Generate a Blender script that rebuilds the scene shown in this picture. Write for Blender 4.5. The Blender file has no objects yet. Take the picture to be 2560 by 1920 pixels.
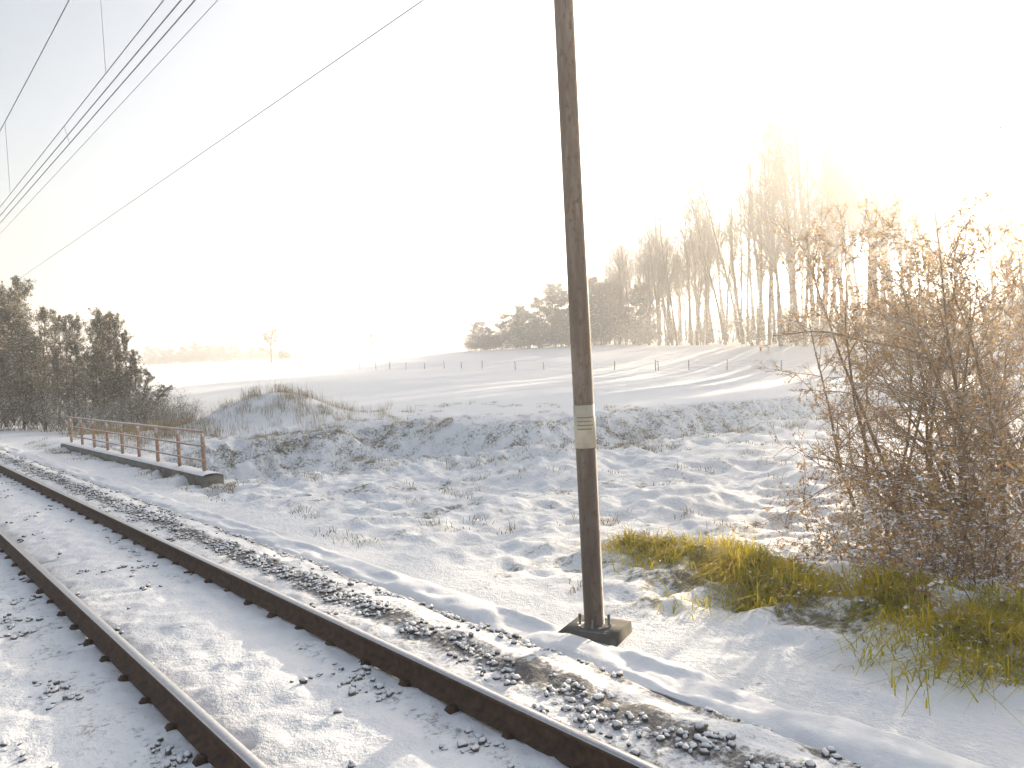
import bpy, math, random
import numpy as np
from mathutils import Vector, Matrix

sc = bpy.context.scene
C = sc.collection
R = math.radians

# ------------------------------------------------------------------ camera
CAM = np.array((0.0, 0.0, 2.22))          # rail heads are z = 0; +Y along the line, +X out over the fields
YAW, PITCH, ROLL, FPX = R(40.7), R(1.84), R(3.0), 1923.0
a0 = np.array((math.sin(YAW), math.cos(YAW), 0.0))
r0 = np.array((math.cos(YAW), -math.sin(YAW), 0.0))
FWD = a0 * math.cos(PITCH) - np.array((0, 0, 1.0)) * math.sin(PITCH)
u0 = a0 * math.sin(PITCH) + np.array((0, 0, 1.0)) * math.cos(PITCH)
CUP = u0 * math.cos(ROLL) + r0 * math.sin(ROLL)
CRT = r0 * math.cos(ROLL) - u0 * math.sin(ROLL)
cam = bpy.data.cameras.new('camera')
camo = bpy.data.objects.new('camera', cam); C.objects.link(camo)
M = Matrix.Identity(4)
for i in range(3):
    M[i][0], M[i][1], M[i][2], M[i][3] = CRT[i], CUP[i], -FWD[i], CAM[i]
camo.matrix_world = M
cam.sensor_width = 36.0; cam.lens = 36.0 * FPX / 2560.0
cam.clip_start = 0.05; cam.clip_end = 6000.0
sc.camera = camo
def ray(px, py):
    return FWD + CRT * ((px - 1280) / FPX) + CUP * ((960 - py) / FPX)
def at(px, py, d):                        # point seen at a photo pixel, d metres deep
    return CAM + ray(px, py) * d
def on(px, py, z):                        # point seen at a photo pixel, at height z
    v = ray(px, py); return CAM + v * ((z - CAM[2]) / v[2])

# ------------------------------------------------------------------ light
SUN_DIR = ray(2462, 285); SUN_DIR = SUN_DIR / np.linalg.norm(SUN_DIR)
SUN_EL = math.asin(SUN_DIR[2]); SUN_AZ = math.atan2(SUN_DIR[0], SUN_DIR[1])
w = bpy.data.worlds.new('World'); sc.world = w; w.use_nodes = True
nt = w.node_tree; bg = nt.nodes['Background']
sky = nt.nodes.new('ShaderNodeTexSky'); sky.sky_type = 'NISHITA'; sky.sun_disc = False
sky.sun_elevation = SUN_EL; sky.sun_rotation = SUN_AZ
sky.air_density = 1.0; sky.dust_density = 4.0; sky.ozone_density = 1.0
hs = nt.nodes.new('ShaderNodeHueSaturation'); hs.inputs['Saturation'].default_value = 0.6
nt.links.new(sky.outputs[0], hs.inputs['Color']); nt.links.new(hs.outputs[0], bg.inputs[0]); bg.inputs[1].default_value = 0.08
sl = bpy.data.lights.new('sun', 'SUN'); sl.energy = 5.0; sl.angle = R(0.6); sl.color = (1.0, 0.82, 0.60)
so = bpy.data.objects.new('sun', sl); C.objects.link(so)
so.rotation_euler = Vector(SUN_DIR).to_track_quat('Z', 'Y').to_euler()
sc.view_settings.view_transform = 'Standard'; sc.view_settings.look = 'None'
sc.view_settings.gamma = 1.0; sc.view_settings.exposure = 1.68
sc.view_settings.use_curve_mapping = False
sc.render.engine = 'CYCLES'
sc.cycles.use_denoising = True
sc.cycles.max_bounces = 6; sc.cycles.diffuse_bounces = 3; sc.cycles.glossy_bounces = 2
sc.cycles.transmission_bounces = 3; sc.cycles.volume_bounces = 1
sc.cycles.sample_clamp_indirect = 6.0

# ------------------------------------------------------------------ helpers
def hsh(ix, iy, s):
    n = (ix.astype(np.int64) * 374761393 + iy.astype(np.int64) * 668265263 + s * 1442695041) & 0xFFFFFFFF
    n = ((n ^ (n >> 13)) * 1274126177) & 0xFFFFFFFF
    n = (n ^ (n >> 16)) & 0xFFFFFFFF
    return n / 4294967295.0
def vn(x, y, s=0):
    ix = np.floor(x); iy = np.floor(y); fx = x - ix; fy = y - iy
    fx = fx * fx * fx * (fx * (fx * 6 - 15) + 10); fy = fy * fy * fy * (fy * (fy * 6 - 15) + 10)
    a = hsh(ix, iy, s); b = hsh(ix + 1, iy, s); c = hsh(ix, iy + 1, s); d = hsh(ix + 1, iy + 1, s)
    return (a + (b - a) * fx) * (1 - fy) + (c + (d - c) * fx) * fy
def fbm(x, y, s=0, o=4, g=0.5):
    t = 0; amp = 1.0; tot = 0; f = 1.0
    for k in range(o):
        t = t + amp * vn(x * f + 17.3 * k, y * f - 9.1 * k, s + k); tot += amp; amp *= g; f *= 2.03
    return t / tot
def sst(a, b, x):
    t = np.clip((x - a) / (b - a), 0, 1); return t * t * (3 - 2 * t)

def mesh(name, V, F, smooth=False, attr=None, mats=(), mi=None):
    V = np.asarray(V, dtype=np.float32); F = np.asarray(F, dtype=np.int32)
    me = bpy.data.meshes.new(name); n, k = F.shape
    me.vertices.add(len(V)); me.vertices.foreach_set('co', V.ravel())
    me.loops.add(n * k); me.loops.foreach_set('vertex_index', F.ravel())
    me.polygons.add(n); me.polygons.foreach_set('loop_start', np.arange(0, n * k, k, dtype=np.int32))
    me.update(calc_edges=True)
    if smooth: me.polygons.foreach_set('use_smooth', np.ones(n, dtype=bool))
    for m in mats: me.materials.append(m)
    if mi is not None: me.polygons.foreach_set('material_index', np.asarray(mi, dtype=np.int32))
    for kx, v in (attr or {}).items():
        me.attributes.new(kx, 'FLOAT', 'POINT').data.foreach_set('value', np.asarray(v, dtype=np.float32))
    me.validate(); return me
def obj(name, me, parent=None, mat=None, kind=None, label=None, cat=None, group=None):
    if mat is not None and not me.materials: me.materials.append(mat)
    o = bpy.data.objects.new(name, me); C.objects.link(o)
    if parent is not None: o.parent = parent
    tag(o, label, cat, group, kind); return o
def tag(o, label=None, cat=None, group=None, kind=None):
    if label: o['label'] = label
    if cat: o['category'] = cat
    if group: o['group'] = group
    if kind: o['kind'] = kind
    return o
def thing(name, label, cat, loc=(0, 0, 0), rz=0.0, group=None):
    o = bpy.data.objects.new(name, None); C.objects.link(o); o.empty_display_size = 0.2
    o.location = [float(v) for v in loc]; o.rotation_euler = (0, 0, rz)
    return tag(o, label, cat, group)

CUBE = np.array([(-1,-1,-1),(1,-1,-1),(1,1,-1),(-1,1,-1),(-1,-1,1),(1,-1,1),(1,1,1),(-1,1,1)], float) * .5
CF = np.array([(0,3,2,1),(4,5,6,7),(0,1,5,4),(1,2,6,5),(2,3,7,6),(3,0,4,7)])
class MB:
    def __init__(s): s.V = []; s.F = []; s.n = 0
    def add(s, V, F):
        V = np.asarray(V, float); s.V.append(V); s.F.append(np.asarray(F) + s.n); s.n += len(V)
    def box(s, c, size, rz=0.0):
        v = CUBE * np.array(size)
        if rz:
            cz, sz = math.cos(rz), math.sin(rz); v = np.stack((v[:,0]*cz-v[:,1]*sz, v[:,0]*sz+v[:,1]*cz, v[:,2]), 1)
        s.add(v + np.array(c), CF)
    def tube(s, P, Rr, n=6, cap=True):
        V, F = tube(P, Rr, n); s.add(V, F)
        if cap:
            P = np.asarray(P, float); base = s.n - len(V)
            for end, ring in ((0, 0), (1, len(P) - 1)):
                idx = base + ring * n + np.arange(n)
                if n == 4: s.F.append(np.array([idx if end else idx[::-1]]))
                else:
                    c = s.n; s.V.append(np.array([P[ring]])); s.n += 1
                    nx = np.roll(idx, -1); q = np.stack((idx, nx, np.full(n, c), np.full(n, c)), 1)
                    # quads need four corners: split each fan wedge at its rim midpoint
                    mids = (np.concatenate(s.V)[idx] + np.concatenate(s.V)[nx]) / 2
                    m0 = s.n; s.V.append(mids); s.n += n
                    q = np.stack((idx, m0 + np.arange(n), np.full(n, c), m0 + (np.arange(n) - 1) % n), 1)
                    s.F.append(q if end else q[:, ::-1])
    def mesh(s, name, smooth=False, mats=()):
        return mesh(name, np.concatenate(s.V), np.concatenate(s.F), smooth, mats=mats)
def tube(P, Rr, n=6):
    P = np.asarray(P, float); m = len(P); Rr = np.broadcast_to(np.asarray(Rr, float), (m,))
    T = np.gradient(P, axis=0); T /= np.linalg.norm(T, axis=1)[:, None] + 1e-9
    ref = np.array((0, 0, 1.0)) if abs(T[0][2]) < .9 else np.array((1.0, 0, 0))
    A = np.cross(T, ref); A /= np.linalg.norm(A, axis=1)[:, None] + 1e-9; B = np.cross(T, A)
    th = np.arange(n) * 2 * math.pi / n
    V = P[:, None] + (A[:, None] * np.cos(th)[None, :, None] + B[:, None] * np.sin(th)[None, :, None]) * Rr[:, None, None]
    i = np.arange(m - 1)[:, None] * n; j = np.arange(n)[None]; k = (j + 1) % n
    F = np.stack((i + j, i + n + j, i + n + k, i + k), -1).reshape(-1, 4)
    return V.reshape(-1, 3), F

# ------------------------------------------------------------------ materials
def mat(name, col, rough=0.8, metal=0.0, spec=0.3):
    m = bpy.data.materials.new(name); m.use_nodes = True; b = m.node_tree.nodes['Principled BSDF']
    b.inputs['Base Color'].default_value = (*col, 1); b.inputs['Roughness'].default_value = rough
    b.inputs['Metallic'].default_value = metal; b.inputs['Specular IOR Level'].default_value = spec
    return m
def nd(m, t, **kw):
    n = m.node_tree.nodes.new(t)
    for k, v in kw.items(): setattr(n, k, v)
    return n
def ln(m, a, b): m.node_tree.links.new(a, b)
def noise(m, scale, detail=4, rough=0.55, coord='Object', vec=None, stretch=None):
    n = nd(m, 'ShaderNodeTexNoise'); n.inputs['Scale'].default_value = scale
    n.inputs['Detail'].default_value = detail; n.inputs['Roughness'].default_value = rough
    if vec is None:
        g = nd(m, 'ShaderNodeNewGeometry') if coord == 'World' else nd(m, 'ShaderNodeTexCoord')
        vec = g.outputs['Position'] if coord == 'World' else g.outputs['Object']
    if stretch:
        mp = nd(m, 'ShaderNodeMapping'); mp.inputs['Scale'].default_value = stretch[:3]
        if len(stretch) > 3: mp.inputs['Rotation'].default_value = (0, 0, stretch[3])
        ln(m, vec, mp.inputs[0]); vec = mp.outputs[0]
    ln(m, vec, n.inputs['Vector']); return n.outputs['Fac']
def math_(m, op, a, b=None, clamp=False):
    n = nd(m, 'ShaderNodeMath', operation=op); n.use_clamp = clamp
    for i, v in enumerate((a, b)):
        if v is None: continue
        if isinstance(v, (int, float)): n.inputs[i].default_value = v
        else: ln(m, v, n.inputs[i])
    return n.outputs[0]
def ramp(m, fac, stops):
    n = nd(m, 'ShaderNodeValToRGB'); e = n.color_ramp.elements
    while len(e) < len(stops): e.new(0.5)
    for el, (p, c) in zip(e, stops): el.position = p; el.color = (*c, 1)
    ln(m, fac, n.inputs[0]); return n.outputs[0]
def mixc(m, fac, a, b):
    n = nd(m, 'ShaderNodeMix', data_type='RGBA')
    for s_, v in ((n.inputs[0], fac), (n.inputs[6], a), (n.inputs[7], b)):
        if isinstance(v, tuple): s_.default_value = (*v, 1)
        elif isinstance(v, (int, float)): s_.default_value = v
        else: ln(m, v, s_)
    return n.outputs[2]
def mrange(m, v, a, b, c=0.0, d=1.0):
    n = nd(m, 'ShaderNodeMapRange', interpolation_type='SMOOTHSTEP')
    ln(m, v, n.inputs[0])
    for i, x in enumerate((a, b, c, d)): n.inputs[i + 1].default_value = x
    return n.outputs[0]
def bump(m, h, strength, dist):
    n = nd(m, 'ShaderNodeBump'); n.inputs['Strength'].default_value = strength; n.inputs['Distance'].default_value = dist
    ln(m, h, n.inputs['Height']); ln(m, n.outputs[0], m.node_tree.nodes['Principled BSDF'].inputs['Normal'])
SNOW = (0.83, 0.85, 0.88)
def base(m): return m.node_tree.nodes['Principled BSDF'].inputs['Base Color']

def mat_ground():
    m = mat('snowy_ground', SNOW, 0.75, spec=0.15)
    at_ = nd(m, 'ShaderNodeAttribute'); at_.attribute_name = 'bare'
    n1 = noise(m, 1.7, 5, .62, 'World'); n2 = noise(m, 11.0, 4, .6, 'World'); n3 = noise(m, 55.0, 2, .5, 'World')
    furrow = noise(m, 0.35, 4, .6, 'World', stretch=(0.10, 2.2, 1.0, R(14)))
    s = math_(m, 'ADD', math_(m, 'MULTIPLY', n1, .45), math_(m, 'MULTIPLY', n2, .42))
    s = math_(m, 'ADD', s, math_(m, 'MULTIPLY', n3, .13))
    s = math_(m, 'ADD', s, math_(m, 'MULTIPLY', math_(m, 'SUBTRACT', furrow, .5), .34))
    s = math_(m, 'ADD', s, at_.outputs['Fac'])
    fac = mrange(m, s, .60, .74)
    soil = ramp(m, noise(m, 3.1, 3, .5, 'World'), [(.3, (.055, .048, .030)), (.5, (.12, .105, .055)), (.7, (.20, .16, .09))])
    ln(m, mixc(m, math_(m, 'MULTIPLY', fac, .92), SNOW, soil), base(m))
    hb = math_(m, 'ADD', n2, math_(m, 'MULTIPLY', n3, .35)); bump(m, hb, .55, .05)
    return m
def mat_bed():
    m = mat('snowy_ballast', SNOW, 0.75, spec=0.15)
    at_ = nd(m, 'ShaderNodeAttribute'); at_.attribute_name = 'bare'
    n1 = noise(m, 3.0, 4, .6, 'World'); n2 = noise(m, 19.0, 3, .6, 'World'); n3 = noise(m, 60.0, 2, .5, 'World')
    s = math_(m, 'ADD', math_(m, 'MULTIPLY', n1, .36), math_(m, 'MULTIPLY', n2, .46))
    s = math_(m, 'ADD', math_(m, 'ADD', s, math_(m, 'MULTIPLY', n3, .18)), at_.outputs['Fac'])
    fac = mrange(m, s, .55, .74)
    st = ramp(m, noise(m, 26, 2, .5, 'World'), [(.35, (.035, .033, .032)), (.65, (.12, .112, .105))])
    ln(m, mixc(m, math_(m, 'MULTIPLY', fac, .9), SNOW, st), base(m))
    bump(m, math_(m, 'ADD', n2, math_(m, 'MULTIPLY', n3, .25)), .4, .035)
    return m
def mat_var(name, stops, scale=4.0, rough=.85, snow=None, trans=0.0, coord='World', bumpd=0, spec=.2, metal=0):
    """colour varied by noise; snow = (lo, hi) of the upward normal on which snow lies"""
    m = mat(name, stops[0][1], rough, metal, spec); nz = noise(m, scale, 4, .6, coord)
    c = ramp(m, nz, stops)
    if snow:
        g = nd(m, 'ShaderNodeNewGeometry'); sx = nd(m, 'ShaderNodeSeparateXYZ'); ln(m, g.outputs['Normal'], sx.inputs[0])
        up = math_(m, 'ADD', sx.outputs[2], math_(m, 'MULTIPLY', math_(m, 'SUBTRACT', noise(m, scale * 3, 3, .6, coord), .5), .9))
        c = mixc(m, mrange(m, up, *snow), c, SNOW)
    ln(m, c, base(m))
    if bumpd: bump(m, nz, .5, bumpd)
    if trans:
        b = m.node_tree.nodes['Principled BSDF']; t = nd(m, 'ShaderNodeBsdfTranslucent'); ln(m, c, t.inputs[0])
        mx = nd(m, 'ShaderNodeMixShader'); mx.inputs[0].default_value = trans
        ln(m, b.outputs[0], mx.inputs[1]); ln(m, t.outputs[0], mx.inputs[2])
        ln(m, mx.outputs[0], m.node_tree.nodes['Material Output'].inputs[0])
    return m
M_GROUND = mat_ground(); M_BED = mat_bed()
M_SNOW = mat_var('snow', [(.3, SNOW), (.7, (.78, .80, .84))], 9, .7, bumpd=.02)
M_RUST = mat_var('rail_rust', [(.3, (.050, .032, .024)), (.55, (.085, .052, .036)), (.8, (.13, .085, .058))], 14, .75)
M_HEAD = mat_var('rail_steel', [(.3, (.42, .42, .44)), (.7, (.55, .55, .57))], 30, .28, metal=.9)
M_CONC = mat_var('concrete', [(.3, (.13, .125, .11)), (.7, (.24, .23, .20))], 6, .9, bumpd=.01)
M_CONC_S = mat_var('concrete_snowed', [(.3, (.12, .12, .10)), (.7, (.22, .21, .18))], 6, .9, snow=(.35, .7))
M_CONC_F = mat_var('foundation_concrete', [(.3, (.07, .068, .06)), (.7, (.14, .135, .12))], 5, .9, snow=(.85, 1.25))
M_STONE = mat_var('ballast_stone', [(.3, (.05, .046, .042)), (.5, (.11, .10, .09)), (.75, (.20, .18, .155))], 12, .9, snow=(.25, .7))
M_MAST = mat('mast_paint', (.12, .09, .07), .5, spec=.45)
_n1 = noise(M_MAST, 7.0, 5, .65, 'Object', stretch=(1, 1, .12)); _n2 = noise(M_MAST, 26.0, 4, .6, 'Object', stretch=(1, 1, .5))
ln(M_MAST, mixc(M_MAST, mrange(M_MAST, _n2, .52, .68), ramp(M_MAST, _n1, [(.3, (.075, .052, .040)), (.5, (.13, .095, .072)), (.72, (.24, .195, .16))]), (.10, .058, .034)), base(M_MAST)); bump(M_MAST, _n2, .35, .004)
M_PLATE = mat_var('plate_enamel', [(.3, (.40, .36, .28)), (.5, (.48, .44, .36)), (.7, (.54, .50, .42))], 9, .6)
M_INK = mat('plate_ink', (.20, .165, .115), .6)
M_STEEL = mat_var('galvanised', [(.3, (.16, .16, .16)), (.7, (.26, .26, .26))], 9, .5, metal=.4)
M_WIRE = mat('wire_copper', (.22, .23, .27), .5, .2)
M_RAILING = mat_var('railing_rust', [(.3, (.30, .17, .12)), (.6, (.42, .28, .20)), (.8, (.52, .41, .33))], 9, .7, snow=(.4, .8))
M_POST = mat_var('fence_wood', [(.3, (.075, .06, .05)), (.7, (.14, .115, .09))], 6, .9)
M_BARK = mat_var('bark_grey', [(.3, (.10, .072, .048)), (.7, (.19, .145, .10))], 5, .95)
M_BARKB = mat_var('bark_brown', [(.3, (.12, .078, .046)), (.7, (.24, .16, .10))], 7, .95, snow=(.62, .98))
M_TWIG = mat_var('twig_dark', [(.3, (.07, .055, .035)), (.7, (.14, .105, .065))], 3, .95, snow=(.5, .95))
M_LEAF_T = mat_var('thicket_leaf', [(.25, (.07, .066, .03)), (.5, (.12, .105, .052)), (.7, (.20, .14, .07)), (.85, (.24, .15, .075))], 1.6, .9, trans=.25)
M_LEAF_E = mat_var('evergreen_leaf', [(.3, (.035, .042, .022)), (.7, (.075, .08, .04))], 2, .9, trans=.15)
M_LEAF_B = mat_var('dead_leaf', [(.3, (.25, .145, .065)), (.55, (.42, .27, .12)), (.8, (.55, .40, .21))], 6, .8, trans=.55)
M_GRASS_G = mat_var('green_grass', [(.28, (.24, .22, .03)), (.48, (.48, .42, .04)), (.62, (.62, .48, .05)), (.78, (.58, .47, .24))], 3.2, .8, trans=.55)
M_GRASS_D = mat_var('straw', [(.3, (.14, .11, .06)), (.5, (.27, .22, .13)), (.75, (.46, .41, .30))], 2.4, .85, trans=.3)

# ------------------------------------------------------------------ terrain
ctrl = [at(640, 919, 185), at(800, 922, 165), at(1000, 925, 135), at(1288, 927, 105), at(1645, 929, 90), at(1954, 926, 78), at(2280, 926, 72),
        at(1500, 864, 190), at(1700, 864, 150), at(1900, 862, 112), at(2100, 860, 97), at(2300, 856, 88), at(2560, 850, 82), at(3000, 830, 80),
        at(1170, 880, 230), at(1350, 872, 210), at(400, 915, 330), at(640, 903, 320), at(900, 890, 320), at(1100, 880, 320), at(150, 930, 330),
        at(850, 1055, 37), at(1400, 1048, 34), at(2100, 975, 42), at(1000, 985, 62), at(1400, 978, 60), at(600, 968, 75), at(430, 960, 95),
        at(2400, 960, 50), at(2000, 1040, 26), at(2800, 980, 40), at(200, 962, 150)]
ctrl += [np.array((x, y, z)) for x, y, z in ((10, 70, -.7), (10, 110, -.6), (12, 150, -.4), (14, 10, -.75), (11, 14, -.7), (11, 4, -.7), (12, -5, -.8), (18, 5, -.9), (30, -10, -.6), (12, 45, -.6), (16, 40, -.5))]
ctrl += [np.array(v, float) for v in ((600, 600, 6), (700, 100, 6), (100, 700, 4), (600, -300, 5), (200, -200, 2), (60, -60, 0), (-200, 0, -1), (0, -200, -1), (0, 400, 0), (-200, 300, -1))]
ctrl = np.array(ctrl)
def _phi(r2): return r2 * np.log(r2 + 1e-9)
_cx, _cy = ctrl[:, 0] / 100, ctrl[:, 1] / 100; _n = len(ctrl)
_A = np.zeros((_n + 3, _n + 3)); _A[:_n, :_n] = _phi((_cx[:, None] - _cx) ** 2 + (_cy[:, None] - _cy) ** 2) + np.eye(_n) * .05
_A[:_n, _n] = 1; _A[:_n, _n + 1] = _cx; _A[:_n, _n + 2] = _cy; _A[_n:, :_n] = _A[:_n, _n:].T
_w = np.linalg.solve(_A, np.concatenate((ctrl[:, 2], np.zeros(3))))
def field(X, Y):
    x = X / 100; y = Y / 100; z = _w[_n] + _w[_n + 1] * x + _w[_n + 2] * y
    for k in range(_n): z = z + _w[k] * _phi((x - _cx[k]) ** 2 + (y - _cy[k]) ** 2)
    return np.clip(z, -1.6, 8.0)
DITCH = [(4, 26, 6.6), (9, 26, 6.6), (14, 25.2, 6.2), (18.5, 20, 5.0), (26, 17.8, 4.0), (38, 15.5, 3.2), (60, 10.5, 3.0), (95, 2, 3.0)]
def ditch(X, Y):
    best = np.full(X.shape, 1e9)
    for (x0, y0, w0), (x1, y1, w1) in zip(DITCH, DITCH[1:]):
        dx, dy = x1 - x0, y1 - y0
        t = np.clip(((X - x0) * dx + (Y - y0) * dy) / (dx * dx + dy * dy), 0, 1)
        d = np.hypot(X - x0 - t * dx, Y - y0 - t * dy) / (w0 + (w1 - w0) * t)
        best = np.minimum(best, d)
    return best
def prof(X):
    return np.interp(X, [-60, -9, -5, -3.9, 4.5, 4.9, 6.4, 8.0, 10], [-1.0, -.9, -.6, -.62, -.62, -.40, -.42, -.52, -.68])
MD = on(715, 1062, -.6)
MOUNDS = [(10.8, 19.0, 1.5, .28), (14.3, 15.3, 1.6, .35), (12.6, 13.2, 1.2, .22), (7.8, 5.6, 1.3, .20), (8.0, 2.8, 1.6, .28), (MD[0], MD[1], 2.7, 1.45), (MD[0] - 2.5, MD[1] + 1.0, 2.2, .6), (9.5, 38, 3.5, .45), (17, 11.0, 2.0, .25), (9.6, 11.5, 1.0, .22), (11.8, 9.2, 1.1, .25), (15.5, 8.0, 1.2, .28), (9.0, 15.2, .9, .2), (13.5, 5.5, 1.2, .3)]
def height(X, Y, detail=True):
    far = sst(8.5, 15, X)
    fz = field(X, Y)
    z = prof(X) * (1 - far) + fz * far
    dist = np.hypot(X, Y)
    z += sst(380, 900, dist) * (8 + 14 * fbm(X / 300, Y / 300, 5, 2)) * sst(0, 120, X)
    z += sst(-60, -400, X) * 4
    dd = ditch(X, Y)
    wob = (fbm(X / 3.0, Y / 3.0, 31, 3) - .5) * .5
    carve = 1 - sst(.42, 1.05, dd + wob)
    floor = -2.35 + .25 * fbm(X / 2.5, Y / 2.5, 8, 3) + .013 * np.clip(X, 0, 90)
    z = z * (1 - carve * sst(6.2, 6.9, X)) + floor * carve * sst(6.2, 6.9, X)
    for mx, my, mr, mh in MOUNDS:
        z += mh * np.exp(-((X - mx) ** 2 + (Y - my) ** 2) / (mr * mr)) * sst(5.2, 6.5, X)
    near = sst(90, 25, dist) ; side = sst(4.9, 6.8, X)
    rough = np.clip(.62 + .75 * np.exp(-((dd - .95) / .5) ** 2), 0, 1.2) * np.where((X > 24) & (dd > 1.6), .35, 1.0)
    rough = rough * (1 - .75 * sst(1.25, 1.9, dd) * sst(9, 22, Y * .5 + X * .4))
    if detail:
        lump = 1 - np.abs(2 * fbm(X / .75, Y / .75, 2, 3) - 1) * 1.6
        z += near * side * rough * (.30 * (fbm(X / 1.6, Y / 1.6, 3, 3) - .5) + .20 * (lump - .55) + .17 * (fbm(X / .30, Y / .30, 4, 3) - .5))
        z += (1 - side) * .03 * (fbm(X / .5, Y / .5, 6, 3) - .5)
        z += sst(15, 60, dist) * .09 * (fbm(X / 14, Y / 14, 7, 3) - .5)
    return z
def bareness(X, Y):
    dd = ditch(X, Y); dist = np.hypot(X, Y)
    b = .01 + .115 * np.exp(-((dd - .85) / .4) ** 2) * sst(6, 8, X)
    b = b - .10 * sst(1.3, 2.0, dd) * sst(22, 40, dist) - .05 * sst(60, 120, dist)
    b = b + .055 * sst(5.4, 6.4, X) * sst(24, 9, X) * sst(19, 14, Y)
    b = b + .12 * sst(8.3, 6.9, X) * sst(6.2, 6.9, X) * sst(7.5, 5, Y)
    b = b + .06 * (sst(30, 50, Y) * sst(16, 9, X) * sst(6, 7, X))
    return b
def axis(parts):
    out = [parts[0][0]]
    for a, b, st in parts:
        if isinstance(st, tuple):
            s0, g = st; x = a; s_ = s0; sgn = 1 if b > a else -1
            while abs(x - a) < abs(b - a): x += sgn * s_; s_ *= g; out.append(x)
        else: out += list(np.linspace(a, b, int(round((b - a) / st)) + 1)[1:])
    return np.array(out)
def grid(xs, ys, fn, bfn, name, m, smooth=True):
    X, Y = np.meshgrid(xs, ys, indexing='ij'); Z = fn(X, Y); B = bfn(X, Y)
    nx, ny = X.shape; i = np.arange(nx - 1)[:, None] * ny; j = np.arange(ny - 1)[None]
    F = np.stack((i + j, i + ny + j, i + ny + j + 1, i + j + 1), -1).reshape(-1, 4)
    me = mesh(name, np.stack((X, Y, Z), -1).reshape(-1, 3), F, smooth, {'bare': B.ravel()}); me.materials.append(m); return me
neg = axis([(1.0, -9.0, (.3, 1.12)), ])
xs = np.concatenate((np.array([-1500, -900, -500, -260, -140, -80, -45, -25, -14, -9, -6, -4, -2, 0, 2, 3.2, 4.2]), np.linspace(4.5, 16, 150), axis([(16, 44, .17)])[1:], axis([(44, 1500, (.25, 1.055))])[1:]))
ys = np.concatenate((-axis([(4.0, 1500, (.25, 1.12))])[::-1], np.linspace(-4, 24, 350)[1:], axis([(24, 48, .15)])[1:], axis([(48, 1500, (.25, 1.05))])[1:]))
g = obj('ground', grid(xs, ys, height, bareness, 'ground', M_GROUND), kind='structure')
tag(g, 'snow covered fields, banks and ditch beside the railway')

# track bed: ballast under a thin snow cover
TRACK_X, GAUGE = 2.38, 1.505
RAILS = (TRACK_X - GAUGE / 2, TRACK_X + GAUGE / 2)
def bed_z(X, Y):
    z = np.interp(X, [-4.4, -3.6, 3.95, 4.25, 4.85], [-.68, -.20, -.175, -.23, -.52])
    fade = sst(120, 20, np.hypot(X, Y))
    z = z + fade * (.045 * (fbm(X / .13, Y / .13, 11, 2) - .5) + .05 * (fbm(X / .7, Y / .7, 12, 3) - .5))
    for rx in RAILS: z = z - .030 * np.exp(-((X - rx) / .12) ** 2) - .012 * np.exp(-((X - rx - .15) / .09) ** 2)
    z = z + .02 * np.exp(-((X - TRACK_X) / .3) ** 2)
    z = z + fade * .10 * sst(3.6, 3.9, X) * sst(4.8, 4.3, X) * (fbm(X / .3, Y / .45, 13, 3) - .45)
    return z
def bed_b(X, Y):
    b = np.full(X.shape, -.012)
    b += .25 * np.exp(-((X - 3.78) / .23) ** 2) + .20 * np.exp(-((X - 4.36) / .13) ** 2)
    b += .10 * np.exp(-((X - (RAILS[1] - .30)) / .12) ** 2) * sst(.35, .6, fbm(X * 0, Y / 1.1, 21, 2))
    b += .06 * np.exp(-((X - (RAILS[0] - .45)) / .45) ** 2)
    b -= .005 * np.exp(-((X - TRACK_X) / .55) ** 2)
    b += .07 * np.exp(-((X - (RAILS[1] + .22)) / .1) ** 2)
    return b
bx = np.concatenate((np.array([-4.4, -4, -3.6, -3, -2, -1]), np.arange(-.5, 4.86, .045)))
by = np.concatenate((-axis([(1.5, 300, (.1, 1.12))])[::-1], np.arange(-1.5, 22, .05)[1:], axis([(22, 400, (.06, 1.02))])))
tb = obj('track_bed', grid(bx, by, bed_z, bed_b, 'track_bed', M_BED), kind='structure')

# ------------------------------------------------------------------ the track
def rail_mesh():
    pr = [(-.075, -.186), (.075, -.186), (.075, -.172), (.016, -.152), (.009, -.140), (.009, -.055), (.034, -.042), (.036, -.012), (.027, -.002), (.0, 0), (-.027, -.002), (-.036, -.012), (-.034, -.042), (-.009, -.055), (-.009, -.140), (-.016, -.152), (-.075, -.172)]
    n = len(pr); yy = np.concatenate((np.linspace(-60, 60, 61), np.linspace(60, 400, 35)[1:]))
    V = np.array([(x, y, z) for y in yy for x, z in pr]); F = []; mi = []
    for k in range(len(yy) - 1):
        for j in range(n):
            j2 = (j + 1) % n; F.append((k*n+j, k*n+j2, (k+1)*n+j2, (k+1)*n+j)); mi.append(1 if j in (7, 8, 9, 10) else 0)
    return mesh('rail', V, np.array(F), False, mats=(M_RUST, M_HEAD), mi=mi)
track = thing('railway_track', 'rusty railway track with polished rail heads half buried in snow', 'track', (TRACK_X, 0, 0))
rm = rail_mesh()
for s in (-1, 1):
    o = obj('rail', rm, track); o.location = (s * GAUGE / 2, 0, 0)
b = MB()
b.add(np.array([(-1.3,-.13,-.40),(1.3,-.13,-.40),(1.3,.13,-.40),(-1.3,.13,-.40),(-1.3,-.10,-.2),(1.3,-.10,-.2),(1.3,.10,-.2),(-1.3,.10,-.2)]), CF)
slm = b.mesh('sleeper', mats=(M_CONC_S,))
b = MB(); b.add(np.array([(-.04,-.045,-.205),(.045,-.04,-.205),(.045,.04,-.205),(-.04,.045,-.205),(-.035,-.035,-.166),(.012,-.022,-.152),(.012,.022,-.152),(-.035,.035,-.166)]), CF)
clm = b.mesh('rail_clip', mats=(M_RUST,))
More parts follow.
